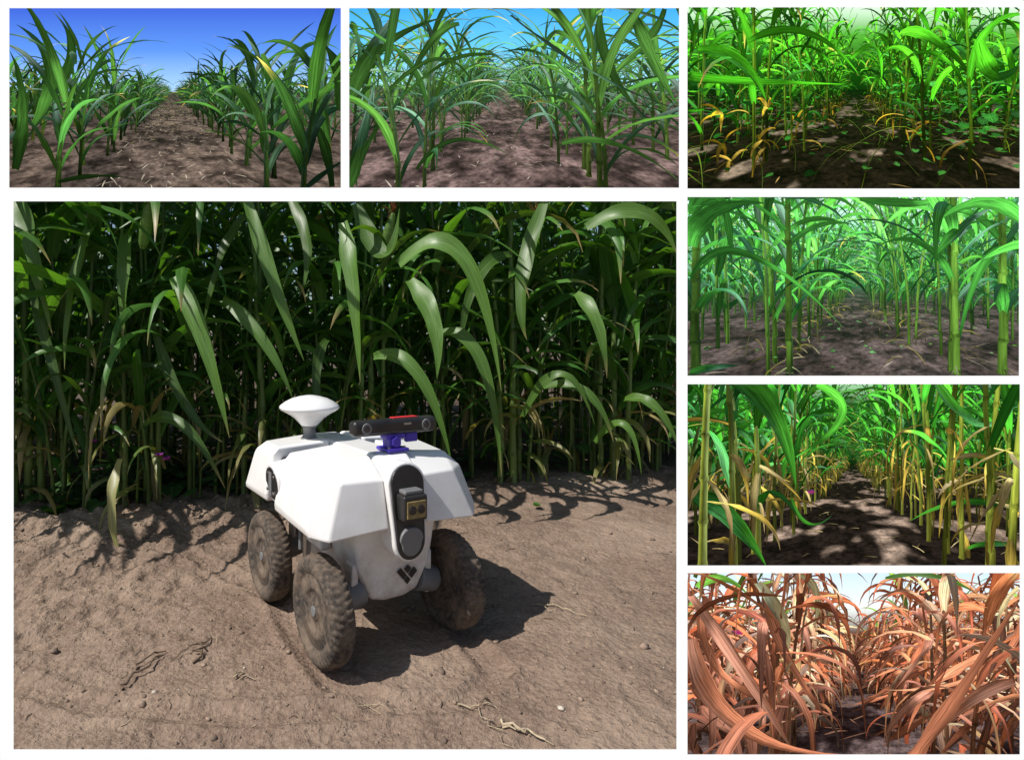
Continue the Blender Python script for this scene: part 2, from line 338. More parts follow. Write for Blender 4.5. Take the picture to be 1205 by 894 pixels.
# broad-leaf weeds
mb=MB()
def heart(mb,c,az,s,tilt,col):
    t=np.linspace(0,1,7);w=s*.62*np.sqrt(np.clip(np.sin(math.pi*np.clip(t*.93+.07,0,1)**.75),0,1))
    d=np.array([math.cos(az)*math.cos(tilt),math.sin(az)*math.cos(tilt),math.sin(tilt)]);sd=np.array([-math.sin(az),math.cos(az),0.]);n=np.cross(d,sd)
    V=[];Un=[]
    for a in(-1,0,1):
        V.append(np.array(c)+d[None]*(s*t-(abs(a)*.16*s*(1-t)))[:,None]+sd[None]*(w*a)[:,None]+n[None]*(abs(a)*w*.2)[:,None]);Un.append(np.stack([np.full(7,a*1.),t,0*t],1))
    V=np.stack(V,1);mb.grid(V,np.broadcast_to(n,V.shape),np.broadcast_to(np.array(col,float),V.shape),np.stack(Un,1))
def flower(mb,c,s,col):
    for j in range(5):
        heart(mb,c,j*1.2566+.3,s,R(.2,.7),col)
for j in range(420):
    x=R(-1.8,2.2)
    if R()<.5: x=R(-1.3,-.2)
    y=yrow(x)+R(.03,.6);z=abs(rng.normal(.05,.09));heart(mb,[x,y,z],R(-3.1,0),R(.03,.085),R(-.5,.3),np.array([.045,.12,.03])*R(.6,1.2))
for (px,py) in[(632,598),(60,606),(85,600)]:
    x,y=gpt(px,py)
    for j in range(6): heart(mb,[x,y,.012],R(0,6.28),.022 if px>600 else .07,R(.1,.6),np.array([.07,.17,.03]))
for px,py in((196,541),(188,536),(110,520)): flower(mb,PW(px,py,2.33),.022,(.30,.05,.45))
V,N,C,U,Q=mb.arr();addobj('weeds',mkmesh('weeds',V,Q,C,U),LEAF)
# ---------- robot
rob=bpy.data.objects.new('field_robot',None);S.collection.objects.link(rob);rob.location=(RC[0],RC[1],-.004);rob.rotation_euler=(0,0,ang)
def Lc(u,v,w): return (u,-v,w)
def fin(name,bm,mat,bev=0,seg=4,smooth=True):
    bmesh.ops.recalc_face_normals(bm,faces=bm.faces)
    me=bpy.data.meshes.new(name);bm.to_mesh(me);bm.free();o=addobj(name,me,mat,rob)
    if smooth:
        for p in me.polygons: p.use_smooth=True
    if bev:
        m=o.modifiers.new('b','BEVEL');m.width=bev;m.segments=seg;m.limit_method='ANGLE';m.angle_limit=math.radians(12)
        m2=o.modifiers.new('w','WEIGHTED_NORMAL');m2.keep_sharp=False
    return o
def hull(name,pts,mat,bev=.01,seg=5):
    bm=bmesh.new()
    for p in pts: bm.verts.new(Lc(*p))
    bmesh.ops.convex_hull(bm,input=bm.verts)
    bmesh.ops.dissolve_limit(bm,angle_limit=.03,verts=bm.verts,edges=bm.edges)
    return fin(name,bm,mat,bev,seg)
def box(name,c,s,mat,bev=.003,seg=3):
    u,v,w=c;a,b,d=[q/2 for q in s]
    return hull(name,[(u+i*a,v+j*b,w+k*d) for i in(-1,1) for j in(-1,1) for k in(-1,1)],mat,bev,seg)
def cyl(name,p0,p1,r0,r1,mat,seg=28,bev=.002):
    a=Vector(Lc(*p0));b=Vector(Lc(*p1));d=b-a;bm=bmesh.new()
    bmesh.ops.create_cone(bm,cap_ends=True,segments=seg,radius1=r0,radius2=r1,depth=d.length,matrix=Matrix.Translation((a+b)/2)@d.to_track_quat('Z','Y').to_matrix().to_4x4())
    return fin(name,bm,mat,bev,3)
def capsule(name,cu,w0,w1,hw,v0,v1,mat,bev=.004,n=12,slope=0):
    bm=bmesh.new();pts=[]
    for j in range(n+1):
        a=math.pi*j/n;pts.append((cu+hw*math.cos(a),w1-hw*.9+hw*.9*math.sin(a)))
    for j in range(n+1):
        a=math.pi+math.pi*j/n;pts.append((cu+hw*.85*math.cos(a),w0+hw*.9+hw*.9*math.sin(a)))
    vs=[bm.verts.new(Lc(p[0],v0,p[1])) for p in pts];vs2=[bm.verts.new(Lc(p[0],v1-slope*max(0,(p[1]-(w0+w1)/2)),p[1])) for p in pts]
    bm.faces.new(vs);bm.faces.new(vs2[::-1])
    for j in range(len(vs)):
        k=(j+1)%len(vs);bm.faces.new((vs[j],vs2[j],vs2[k],vs[k]))
    return fin(name,bm,mat,bev,3)
for sgn,nm in((-1,'a'),(1,'b')):
    f=lambda L:[(sgn*abs(u),v,w) for u,v,w in L]
    hull('front_shell_'+nm,f([(.052,.022,.476),(.052,.175,.470),(.200,.022,.464),(.185,.165,.458),(.222,.022,.44),(.212,.195,.425),(.240,.010,.335),(.240,.222,.325),(.238,.010,.318),(.236,.228,.312),(.205,.262,.306),(.054,.268,.316),(.054,.245,.425),(.054,.01,.32),(.16,.235,.425)]),WHITE,.022,8)
    hull('rear_shell_'+nm,f([(.052,-.045,.474),(.052,-.19,.470),(.205,-.047,.466),(.195,-.185,.460),(.226,-.047,.445),(.218,-.21,.436),(.244,-.041,.345),(.244,-.222,.335),(.242,-.041,.325),(.240,-.232,.318),(.205,-.255,.318),(.054,-.255,.318),(.054,-.235,.42),(.054,-.045,.32)]),WHITE,.022,8)
    cyl('side_port_ring_'+nm,(sgn*.185,-.014,.386),(sgn*.236,-.014,.380),.054,.050,WHITE,48,.004)
    cyl('side_port_'+nm,(sgn*.2,-.014,.384),(sgn*.2385,-.014,.380),.044,.042,BLACK,48,.002)
    box('port_bracket_'+nm,(sgn*.240,-.014,.38),(.005,.020,.06),GREY,.001)
    for j in range(4): 
        a=j*math.pi/2+.7;cyl('port_screw_%s%d'%(nm,j),(sgn*.225,-.014+.030*math.cos(a),.381+.030*math.sin(a)),(sgn*.2425,-.014+.030*math.cos(a),.381+.030*math.sin(a)),.004,.004,METAL,12,.0005)
box('inner_body',(0,0,.385),(.40,.36,.11),BLACK,.012)
hull('spine',[(-.05,-.21,.466),(.05,-.21,.466),(-.05,.19,.474),(.05,.19,.474),(-.05,.262,.43),(.05,.262,.43),(-.05,-.24,.42),(.05,-.24,.42),(-.05,-.23,.33),(.05,-.23,.33),(-.05,.262,.3),(.05,.262,.3)],WHITE,.012,5)
capsule('front_bezel',.0,.235,.464,.053,.20,.280,WHITE,.005,slope=.22)
capsule('front_window',.0,.241,.458,.0455,.21,.2835,BLACK,.003,slope=.22)
capsule('lower_cup',.0,.250,.318,.033,.24,.286,GREY,.006)
box('scanner_housing',(0,.281,.366),(.066,.042,.060),BLACK,.006)
box('scanner_window',(0,.3025,.364),(.052,.004,.040),GOLD,.003)
cyl('scanner_lens_1',(-.012,.301,.364),(-.012,.307,.364),.010,.010,LENS);cyl('scanner_lens_2',(.012,.301,.364),(.012,.307,.364),.010,.010,LENS)
box('scanner_top',(0,.279,.401),(.05,.030,.010),GREY,.003)
hull('chassis',[(-.115,-.21,.335),(.115,-.21,.335),(-.122,.222,.335),(.122,.222,.335),(-.095,-.19,.15),(.095,-.19,.15),(-.105,.215,.21),(.105,.215,.21),(-.068,.205,.128),(.068,.205,.128),(-.06,.0,.125),(.06,0,.125),(-.025,.208,.118),(.025,.208,.118)],CHAS,.012,5)
for j,z in enumerate((.30,.27)): cyl('chassis_bolt_%d'%j,(-.116,.12-.1*j,z),(-.122,.12-.1*j,z),.006,.006,METAL,12,.001)
box('side_motor_box',(-.125,.03,.25),(.03,.10,.07),CHAS,.008)
cyl('side_tube_1',(-.135,-.02,.16),(-.135,-.02,.31),.011,.011,METAL);cyl('side_tube_2',(-.14,-.05,.18),(-.14,-.05,.33),.006,.006,GREY)
box('side_plate',(-.13,-.07,.25),(.012,.05,.09),METAL,.002)
def logo(cu,cw,s):
    bm=bmesh.new()
    vv=lambda w:.2135+.022*(w-.21)/.125 if w>.21 else .2085+.0095*(w-.128)/.082
    e1=np.array([.50,.56]);e2=np.array([-.50,.56])
    for a,b,la,lb in((1.05,.05,1.,1.),(0,0,.9,1.9),(.0,-1.1,.9,1.),(1.05,-1.1,1.5,1.)):
        o=e1*a+e2*b;q=[o,o+e1*la*.88,o+e1*la*.88+e2*lb*.88,o+e2*lb*.88];vs=[]
        for p in q:
            u=cu+p[0]*s;w=cw+(p[1]-.4)*s;vs.append(bm.verts.new(Lc(u,vv(w)+.0022,w)))
        f_=bm.faces.new(vs);ex=bmesh.ops.extrude_face_region(bm,geom=[f_]);bmesh.ops.translate(bm,vec=(0,.0018,0),verts=[e for e in ex['geom'] if isinstance(e,bmesh.types.BMVert)])
    fin('logo',bm,LOGO,0,smooth=False)
logo(.022,.174,.023)
def wheel(name,u,v,side):
    Rr=.125;hw=.031;na=264;prof=[]
    prof+=[(.0,hw*.70),(.018,hw*.72),(.020,hw*.60),(.045,hw*.58),(.047,hw*.68),(.062,hw*.72),(.063,hw*.68),(.078,hw*.74),(.079,hw*.70),(.084,hw*.80)]
    for j in range(0,17):
        a=math.pi*j/16;prof.append((.093+(Rr-.093)*math.sin(a)**.62,hw*math.copysign(abs(math.cos(a))**.7,math.cos(a))))
    prof+=[(r,-w) for r,w in prof[9::-1]]
    prof=np.array(prof);th=np.linspace(0,2*math.pi,na,endpoint=False);V=np.zeros((len(prof),na,3))
    for i,(r,w) in enumerate(prof):
        d=0
        if r>.098:
            d=np.where(((th*44/(2*math.pi)+abs(w)*30+(.5 if w>0 else 0))%1)<.6,.0,-.0024)*min(1,(r-.098)/.014)
            if abs(w)<.003: d=d*0-.0015
        rr=r+d;V[i,:,0]=w;V[i,:,1]=rr*np.cos(th);V[i,:,2]=rr*np.sin(th)
    m,n=len(prof),na;i=np.arange(m*n).reshape(m,n);i2=np.roll(i,-1,1)
    Q=np.stack([i[:-1],i2[:-1],i2[1:],i[1:]],-1).reshape(-1,4)
    me=mkmesh(name,V.reshape(-1,3),Q);o=addobj(name,me,TYRE,rob);o.location=Lc(u,v,.125);o.rotation_euler=(R(0,6),0,0)
    cyl(name+'_hub',(u,v,.125),(u+side*.025,v,.125),.016,.012,GREY,20)
    cyl(name+'_axle',(side*.09,v,.125),(u,v,.125),.014,.014,METAL,20)
    cyl(name+'_motor',(side*.08,v,.15),(side*.135,v,.135),.034,.032,GREY,28,.004)
    hull(name+'_arm',[(side*.095,v-.02,.22),(side*.095,v+.02,.22),(side*.115,v-.02,.22),(side*.115,v+.02,.22),(side*.1,v-.015,.11),(side*.1,v+.015,.11),(side*.118,v-.015,.11),(side*.118,v+.015,.11)],CHAS,.004)
wheel('wheel_front_a',-.184,.184,-1);wheel('wheel_front_b',.184,.184,1);wheel('wheel_rear_a',-.184,-.184,-1);wheel('wheel_rear_b',.184,-.184,1)
ac=(-.085,-.115)
def lat(name,prof,mat,s=56):
    prof=np.array(prof);th=np.linspace(0,2*math.pi,s,endpoint=False)
    V=np.stack([ac[0]+prof[:,0:1]*np.cos(th),-ac[1]+prof[:,0:1]*np.sin(th),np.repeat(prof[:,1:2],s,1)],-1)
    m=len(prof);i=np.arange(m*s).reshape(m,s);i2=np.roll(i,-1,1);Q=np.stack([i[:-1],i2[:-1],i2[1:],i[1:]],-1).reshape(-1,4)
    addobj(name,mkmesh(name,V.reshape(-1,3),Q),mat,rob)
lat('antenna_dome',[(.0,.507),(.024,.507),(.028,.512),(.045,.530),(.062,.541),(.082,.552),(.087,.557),(.087,.562),(.084,.566),(.07,.576),(.052,.585),(.03,.591),(.012,.594),(0,.5945)],WHITE)
lat('antenna_pole',[(.0,.463),(.026,.463),(.026,.470),(.019,.474),(.018,.500),(.023,.503),(.023,.509),(0,.509)],GREY)
cu,cv=.022,.165
box('mount_plate',(cu,cv,.479),(.062,.060,.008),PURP,.002)
box('mount_riser',(cu-.003,cv,.494),(.034,.036,.028),PURP,.004)
cyl('mount_nut',(cu-.003,cv+.014,.499),(cu-.003,cv+.026,.499),.014,.014,PURP,6,.001)
box('mount_head',(cu,cv,.512),(.055,.034,.014),PURP,.003);box('mount_clip',(cu+.05,cv+.008,.506),(.035,.012,.024),PURP,.003)
for q in(-1,1): cyl('mount_screw_%d'%q,(cu+q*.022,cv+.02,.482),(cu+q*.022,cv+.02,.487),.004,.004,METAL,10,.0005)
box('stereo_camera',(cu,cv+.005,.537),(.245,.036,.040),BLACK,.012,6)
box('stereo_camera_top',(cu+.03,cv+.005,.5575),(.075,.018,.003),RED,.001)
for q in(-1,1):
    cyl('lens_ring_%d'%q,(cu+q*.088,cv+.020,.537),(cu+q*.088,cv+.0245,.537),.0145,.0135,GREY,30,.001)
    cyl('lens_%d'%q,(cu+q*.088,cv+.020,.537),(cu+q*.088,cv+.0262,.537),.0095,.008,LENS,30,.001)
box('camera_badge',(cu+.03,cv+.0238,.543),(.022,.0012,.005),METAL,.0003)
# ---------- display board
D=.5
def bx(px,dd=D): return (px-CX)*dd/F
def bz(py,dd=D): return CH+(CY-py)*dd/F
rects={'p1':(11,10,401,221),'p2':(411,10,799,221),'p3':(809,9,1200,222),'p4':(809,232,1199,442),'p5':(809,452,1200,665),'p6':(809,674,1200,887)}
MAIN=(16,237,796,881)
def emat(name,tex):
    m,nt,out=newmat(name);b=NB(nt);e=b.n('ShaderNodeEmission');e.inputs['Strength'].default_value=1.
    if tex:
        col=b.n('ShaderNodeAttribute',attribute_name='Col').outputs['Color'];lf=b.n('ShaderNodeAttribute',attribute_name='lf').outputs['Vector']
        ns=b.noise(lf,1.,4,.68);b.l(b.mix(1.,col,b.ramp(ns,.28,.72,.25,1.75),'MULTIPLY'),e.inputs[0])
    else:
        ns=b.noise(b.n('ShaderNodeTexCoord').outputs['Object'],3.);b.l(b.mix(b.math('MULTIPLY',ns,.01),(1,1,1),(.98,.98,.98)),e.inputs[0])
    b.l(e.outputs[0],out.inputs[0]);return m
BOARD=emat('emissive_white_board',False);PRINT=emat('emissive_shaded_print',True)  # glow added to keep board white and prints bright; no lamp behind
bd=bpy.data.objects.new('display_board',None);S.collection.objects.link(bd)
def sheet(name,holes,y,mat,mg):
    xs=sorted(set([-mg,1205+mg]+[h[i] for h in holes for i in(0,2)]));zs=sorted(set([-mg,894+mg]+[h[i] for h in holes for i in(1,3)]))
    bm=bmesh.new();g={}
    def gv(i,j):
        if (i,j) not in g: g[i,j]=bm.verts.new((bx(xs[i]),y,bz(zs[j])))
        return g[i,j]
    for i in range(len(xs)-1):
        for j in range(len(zs)-1):
            cx=(xs[i]+xs[i+1])/2;cz=(zs[j]+zs[j+1])/2
            if any(h[0]<cx<h[2] and h[1]<cz<h[3] for h in holes): continue
            bm.faces.new((gv(i,j),gv(i,j+1),gv(i+1,j+1),gv(i+1,j)))
    me=bpy.data.meshes.new(name);bm.to_mesh(me);bm.free();return addobj(name,me,mat,bd)
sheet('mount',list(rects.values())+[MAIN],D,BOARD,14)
BK=simple('board_back',(.7,.7,.7),.6)
sheet('backing',[(4,225,806,893)],D+.010,BK,12)
for q,px in((1,60),(2,1140)):
    bm=bmesh.new();z1=bz(915);bmesh.ops.create_cube(bm,size=1,matrix=Matrix.Translation((bx(px),D+.018,z1/2-.02))@Matrix.Diagonal((.03,.015,z1+.04,1)))
    me=bpy.data.meshes.new('leg');bm.to_mesh(me);bm.free();addobj('leg_%d'%q,me,BK,bd)
# ---------- printed pictures
def picture(rect,hx,hy,f,hc,build,sun,amb,dif,skyf,gcolf,haze,hazeD,shfreq=2.2,shth=(.35,.6),aoz=(0,.6,.5),spec=.3,litf=.2,trc=(1.4,1.35,.5),spc=(.82,1.,.95)):
    mb=MB();inv=lambda px,py,d:np.array([(px-hx)*d/f,d,hc-(py-hy)*d/f])
    build(mb,inv);V,N,C,U,Q=mb.arr()
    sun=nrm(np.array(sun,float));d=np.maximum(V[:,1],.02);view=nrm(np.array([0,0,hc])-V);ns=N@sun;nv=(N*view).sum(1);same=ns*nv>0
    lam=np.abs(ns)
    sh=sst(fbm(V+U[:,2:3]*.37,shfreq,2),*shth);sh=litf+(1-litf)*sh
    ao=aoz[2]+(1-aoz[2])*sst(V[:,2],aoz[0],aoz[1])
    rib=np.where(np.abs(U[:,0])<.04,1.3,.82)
    c=C*((amb*ao+dif*lam*sh*ao)*rib)[:,None]  # sun, shade, highlights and haze painted into the print's vertex colours
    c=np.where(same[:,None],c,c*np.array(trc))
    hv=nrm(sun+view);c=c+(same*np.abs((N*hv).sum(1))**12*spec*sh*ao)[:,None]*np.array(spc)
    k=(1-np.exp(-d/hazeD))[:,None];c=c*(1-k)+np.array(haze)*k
    px=hx+f*V[:,0]/d;py=hy+f*(hc-V[:,2])/d
    rx0,ry0,rx1,ry1=rect[0]-4,rect[1]-4,rect[2]+4,rect[3]+4
    qx=px[Q];qy=py[Q];ok=(V[:,1][Q].min(1)>.2)&(qx.max(1)>rx0)&(qx.min(1)<rx1)&(qy.max(1)>ry0)&(qy.min(1)<ry1)
    Q=Q[ok];U=U*np.array([5.,3.5,1.])+3
    Vs=[np.stack([px,py,d],1)];Cs=[c];Us=[U];Qs=[Q];k=len(V)
    def addg(GX,GY,GD,GC,GU):
        nonlocal k
        i=np.arange(GX.size).reshape(GX.shape)+k
        Qs.append(np.stack([i[:-1,:-1],i[:-1,1:],i[1:,1:],i[1:,:-1]],-1).reshape(-1,4));k+=GX.size
        Vs.append(np.stack([GX,GY,GD],-1).reshape(-1,3));Cs.append(GC.reshape(-1,3));Us.append(GU.reshape(-1,3))
    gx=np.linspace(rx0,rx1,60);gy=np.linspace(ry0,ry1,50);GX,GY=np.meshgrid(gx,gy,indexing='ij')
    addg(GX,GY,GX*0+1e4,skyf(GX,GY)*1.25,np.zeros(GX.shape+(3,)))
    gx=np.linspace(rx0,rx1,280);gy=hy+.6+(ry1-hy-.6)*np.linspace(0,1,130)**1.3;GX,GY=np.meshgrid(gx,gy,indexing='ij')
    GD=f*hc/(GY-hy);wx=(GX-hx)*GD/f;P=np.stack([wx,GD,0*wx],-1);gc=gcolf(P)
    kk=(1-np.exp(-GD/hazeD))[...,None];gc=gc*(1-kk)+np.array(haze)*kk
    addg(GX,GY,GD*1.0,gc,P*30)
    V=np.concatenate(Vs);C=np.clip(np.concatenate(Cs),0,1.1);U=np.concatenate(Us);Q=np.concatenate(Qs)
    D2=D+.008;Wp=np.stack([(V[:,0]-CX)*D2/F,D+.0012+.0068*(1-np.minimum(1,.2/V[:,2])),CH+(CY-V[:,1])*D2/F],1)
    use=np.unique(Q);rm=np.full(len(V),-1);rm[use]=np.arange(len(use))
    me=mkmesh('cornfield_photograph',Wp[use],rm[Q],C[use],U[use])
    bm=bmesh.new();bm.from_mesh(me)
    for co,no in(((bx(rx0,D2),0,0),(-1,0,0)),((bx(rx1,D2),0,0),(1,0,0)),((0,0,bz(ry0,D2)),(0,0,1)),((0,0,bz(ry1,D2)),(0,0,-1))):
        bmesh.ops.bisect_plane(bm,geom=bm.verts[:]+bm.edges[:]+bm.faces[:],dist=1e-7,plane_co=co,plane_no=no,clear_outer=True)
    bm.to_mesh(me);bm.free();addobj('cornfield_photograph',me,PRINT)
def vgrad(stops):
    ys=[s[0] for s in stops];cs=np.array([lin(s[1]) for s in stops])
    return lambda GX,GY:np.stack([np.interp(GY,ys,cs[:,i]) for i in range(3)],-1)
def rows(mb,offs,y0,y1,sp,**k):
    for o in offs:
        y=y0+R(0,sp)
        while y<y1:
            n=11 if y<2.5 else(7 if y<5 else 4)
            kk=dict(k);H=kk.pop('H')*R(.8,1.15);far=y>5
            nl=kk.pop('nl');nl=nl if not far else max(5,nl-3)
            zs=kk.pop('zs');ze=kk.pop('ze',.95);jx=kk.pop('jx',.07)
            kk.setdefault('azs',1.1);kk.setdefault('ln',.14)
            corn(mb,[o+R(-jx,jx),y,0],H,kk.pop('r',.011)*R(.8,1.2),zs*R(.7,1.3),H*ze,nl,kk.pop('L')*R(.8,1.15),kk.pop('W'),n,np.array(kk.pop('g'))*R(.7,1.3),R(-.8,.8),sides=6,**kk)
            y+=sp*R(.5,1.5)*(1 if not far else 1.5)
def litter(mb,n,xr,yr,col,s=.08,w=.006):
    for j in range(n):
        leaf(mb,[R(*xr),R(*yr),R(0,.02)],R(0,6.28),s*R(.4,1.5),w*R(.5,1.4),R(0,.4),R(0,.6),3,np.array(col)*R(.6,1.2),np.array(col),twist=R(-1,1))
def ground(base,light,thr,fr=2.,con=.5):  # light: dappled sun patches painted into the print's ground colour
    base=lin(base);light=lin(light)
    def g(P):
        n=fbm(P,14.,4);s=sst(fbm(P*np.array([1,.8,1])+5,fr,3),*thr)
        c=base*(1-s[...,None])+light*s[...,None]
        return c*(1-con+2*con*sst(n,.3,.7))[...,None]
    return g
def hl(mb,inv,L,g,ws=.65,lo=.6,hi=1.4,tw=1.):
    for a,m,b,d,w in L: cleaf(mb,inv(*a,d),inv(*m,d),inv(*b,d+.1),w*ws*d/210,14,np.array(g)*R(lo,hi),np.array(g)*R(lo,hi),face=(R(-.9,.9),-1,R(-.4,.9)),twist=R(-tw,tw),wav=.2)
# p1
def b1(mb,inv):
    g=(.020,.064,.025)
    rows(mb,[-.44,.44],.62,14,.115,H=.60,nl=10,L=.48,W=.019,zs=.06,ze=.85,g=g,e=(.9,1.45),dr=(.5,2.2),cb=(.045,.08,.03),stemtop=.4,gvar=.6)
    rows(mb,[-1.15,1.15,-1.9,1.9],.9,14,.15,H=.60,nl=9,L=.46,W=.019,zs=.06,ze=.85,g=g,e=(.9,1.45),dr=(.5,2.2),stemtop=.4,gvar=.6)
    litter(mb,1300,(-.36,.36),(.5,5),(.95,.82,.62),.05,.0028)
    hl(mb,inv,[((62,110),(85,60),(62,14),.8,9),((40,150),(60,80),(20,30),.75,10),((20,200),(30,120),(12,60),.7,12),((385,170),(375,90),(397,30),.7,10),((372,140),(380,80),(365,45),.8,8),((330,140),(310,80),(290,45),.9,5),((335,130),(355,60),(400,60),.85,6),((300,150),(280,110),(250,95),1.,5),((90,140),(110,90),(170,88),.9,4),((15,190),(60,130),(98,82),.75,7),((70,215),(120,207),(165,213),.6,5),((390,220),(372,150),(340,110),.7,8),((320,200),(310,150),(345,120),.8,7),((400,130),(390,70),(360,40),.6,10)],g)
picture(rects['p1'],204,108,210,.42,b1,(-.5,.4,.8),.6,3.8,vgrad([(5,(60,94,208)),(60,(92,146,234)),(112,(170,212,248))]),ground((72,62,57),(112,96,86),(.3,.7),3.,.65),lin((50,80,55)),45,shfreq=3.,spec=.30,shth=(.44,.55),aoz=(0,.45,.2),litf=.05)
# p2
def b2(mb,inv):
    g=(.026,.078,.034)
    rows(mb,[-.42,.42],.68,12,.12,H=.95,nl=11,L=.68,W=.017,zs=.08,ze=.85,g=g,e=(.9,1.4),dr=(1.0,2.6),cb=(.07,.11,.05),stemtop=.8,gvar=.6)
    rows(mb,[-1.1,1.1,-1.8,1.8],.95,12,.15,H=.95,nl=10,L=.62,W=.017,zs=.08,ze=.85,g=g,e=(.9,1.4),dr=(1.0,2.6),cb=(.07,.11,.05),stemtop=.8,gvar=.6)
    litter(mb,400,(-.6,.6),(.55,5),(.7,.6,.5),.05,.003)
    hl(mb,inv,[((412,120),(440,60),(470,14),.7,14),((430,100),(460,50),(530,20),.8,8),((455,110),(520,70),(560,110),.8,5),((600,20),(700,90),(798,130),.6,7),((660,170),(730,172),(799,215),.6,7),((705,20),(720,90),(770,150),.7,9),((740,10),(770,80),(799,130),.65,10),((490,200),(540,165),(600,185),.8,5),((420,220),(440,160),(490,100),.7,9),((640,60),(660,40),(690,75),.9,5),((412,30),(425,60),(415,120),.7,10),((799,40),(720,12),(600,15),.6,5),((412,220),(425,170),(440,100),.65,12),((540,30),(500,60),(470,130),.8,7),((780,12),(750,60),(690,110),.8,8)],g,.6,.5,1.2)
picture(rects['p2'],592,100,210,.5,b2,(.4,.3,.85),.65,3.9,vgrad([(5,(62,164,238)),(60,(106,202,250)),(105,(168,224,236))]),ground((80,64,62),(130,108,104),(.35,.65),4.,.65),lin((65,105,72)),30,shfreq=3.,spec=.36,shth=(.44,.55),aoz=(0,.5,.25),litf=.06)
# p3
def b3(mb,inv):
    g=(.026,.17,.014)
    rows(mb,[-.55,.5],1.,8,.16,H=1.9,nl=13,L=.6,W=.026,zs=.12,ze=.9,g=g,dr=(1.4,2.8),cb=(.07,.10,.02),lowdry=.12,drycol=(.34,.22,.04),ln=.3,gvar=.7,jx=.15)
    rows(mb,[-1.15,1.1,-1.8,1.75,-2.5,2.4],1.3,8,.2,H=1.9,nl=12,L=.6,W=.026,zs=.12,ze=.9,g=g,dr=(1.4,2.8),cb=(.06,.09,.02),ln=.3,gvar=.7,jx=.15)
    for j in range(1100):
        x=R(.35,2.2) if R()<.6 else R(-2.2,-.4);y=R(1.2,4.5);z=abs(rng.normal(.35,.45));heart(mb,[x,y,z],R(-3,0),R(.03,.09),R(-.9,.5),np.array([.03,.20,.02])*R(.4,1.5))
    for j in range(170): heart(mb,[R(-1.7,1.9),R(.9,3),R(0,.06)],R(-3,0),R(.03,.06),R(-.3,.5),np.array([.05,.22,.03])*R(.5,1.2))
    for j in range(220):
        x=R(-1.8,1.9);leaf(mb,[x,R(.9,3),R(.0,.25)],R(0,6.28),R(.3,.8),.003,R(.1,1.),R(1,2.2),8,np.array([.12,.2,.02])*R(.4,1.2),(.12,.2,.02),bend=R(-2,2))
    litter(mb,300,(-1.8,1.8),(.8,5),(.30,.20,.06),.10,.004)
    for px,py in((852,135),(848,170),(902,128),(893,165),(858,190)): 
        for j in range(5): leaf(mb,inv(px+R(-4,4),py,1.1),R(0,6),.14,.012,R(-1.,1.2),1.6,7,(.55,.38,.05),(.45,.28,.04),twist=R(-3,3))
    hl(mb,inv,[((820,60),(870,75),(900,120),.8,10),((880,50),(950,40),(1010,90),1.,6),((810,90),(850,95),(990,100),.9,8),((1000,70),(1030,60),(1035,105),1.2,5),((1150,50),(1170,90),(1199,75),.9,12),((1060,40),(1100,50),(1150,100),1.,8)],g,.8,.7,1.5)
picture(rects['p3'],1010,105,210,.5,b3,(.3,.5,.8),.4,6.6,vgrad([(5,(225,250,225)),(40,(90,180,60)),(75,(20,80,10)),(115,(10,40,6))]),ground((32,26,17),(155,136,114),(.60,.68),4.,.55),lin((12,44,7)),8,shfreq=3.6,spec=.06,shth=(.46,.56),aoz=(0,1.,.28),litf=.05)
# p4
def b4(mb,inv):
    g=(.034,.18,.062)
    rows(mb,[-.42,.42],.8,12,.14,H=1.9,nl=12,L=.75,W=.025,zs=.26,ze=.9,g=g,dr=(1.3,2.6),cb=(.09,.19,.06),r=.011,gvar=.65,ln=.3,jx=.1)
    rows(mb,[-1.1,1.1,-1.8,1.8,-2.5,2.5],.9,12,.14,H=1.9,nl=12,L=.75,W=.025,zs=.20,ze=.9,g=g,dr=(1.3,2.6),cb=(.08,.17,.055),r=.010,gvar=.65,ln=.3,jx=.18)
    litter(mb,300,(-1.6,1.6),(.7,4),(.4,.33,.26),.1,.003)
    hl(mb,inv,[((812,330),(880,300),(990,385),.7,6),((812,250),(850,240),(860,330),.7,12),((1199,300),(1150,320),(1120,440),.8,6),((810,438),(840,432),(870,430),.7,5),((900,234),(960,240),(1000,270),.8,8),((1010,234),(1080,240),(1130,232),.8,6),((1100,300),(1140,260),(1180,240),.8,8),((812,290),(840,250),(900,240),.6,12),((1199,260),(1150,240),(1100,262),.6,10)],g,.85,.6,1.1)
    for px,r_ in((927,.017),(1122,.019),(817,.02),(1178,.02)):
        x=(px-1008)*.85/210;stalk(mb,[x,.85,0],1.7,r_,(R(-.05,.05),0),9,cb=(.13,.27,.09),ct=(.05,.2,.06));
        for j in range(12): leaf(mb,[x,.85,.0+R(.01,.05)],R(0,6.28),R(.06,.14),.0035,R(-.6,.2),.6,4,(.25,.30,.10),(.2,.15,.08))
        for j in range(8): leaf(mb,[x,.85,R(.22,.8)],(0 if j%2 else math.pi)+R(-1,1),R(.4,.65),.026,R(.7,1.3),R(1.4,2.6),14,np.array(g)*R(.7,1.6),g,twist=R(-1,1))
    for j in range(130): heart(mb,[R(-1.2,1.2),R(.9,3),R(0,.04)],R(-3,0),R(.015,.035),R(-.3,.5),np.array([.09,.3,.06]))
    for j in range(160):
        x=R(-.25,.25)+(.42 if R()<.5 else -.42);leaf(mb,[x,R(.9,3),.05],R(0,6.28),R(.1,.3),.004,R(0,1.),R(1,2),6,(.33,.28,.13),(.3,.28,.15),twist=2)
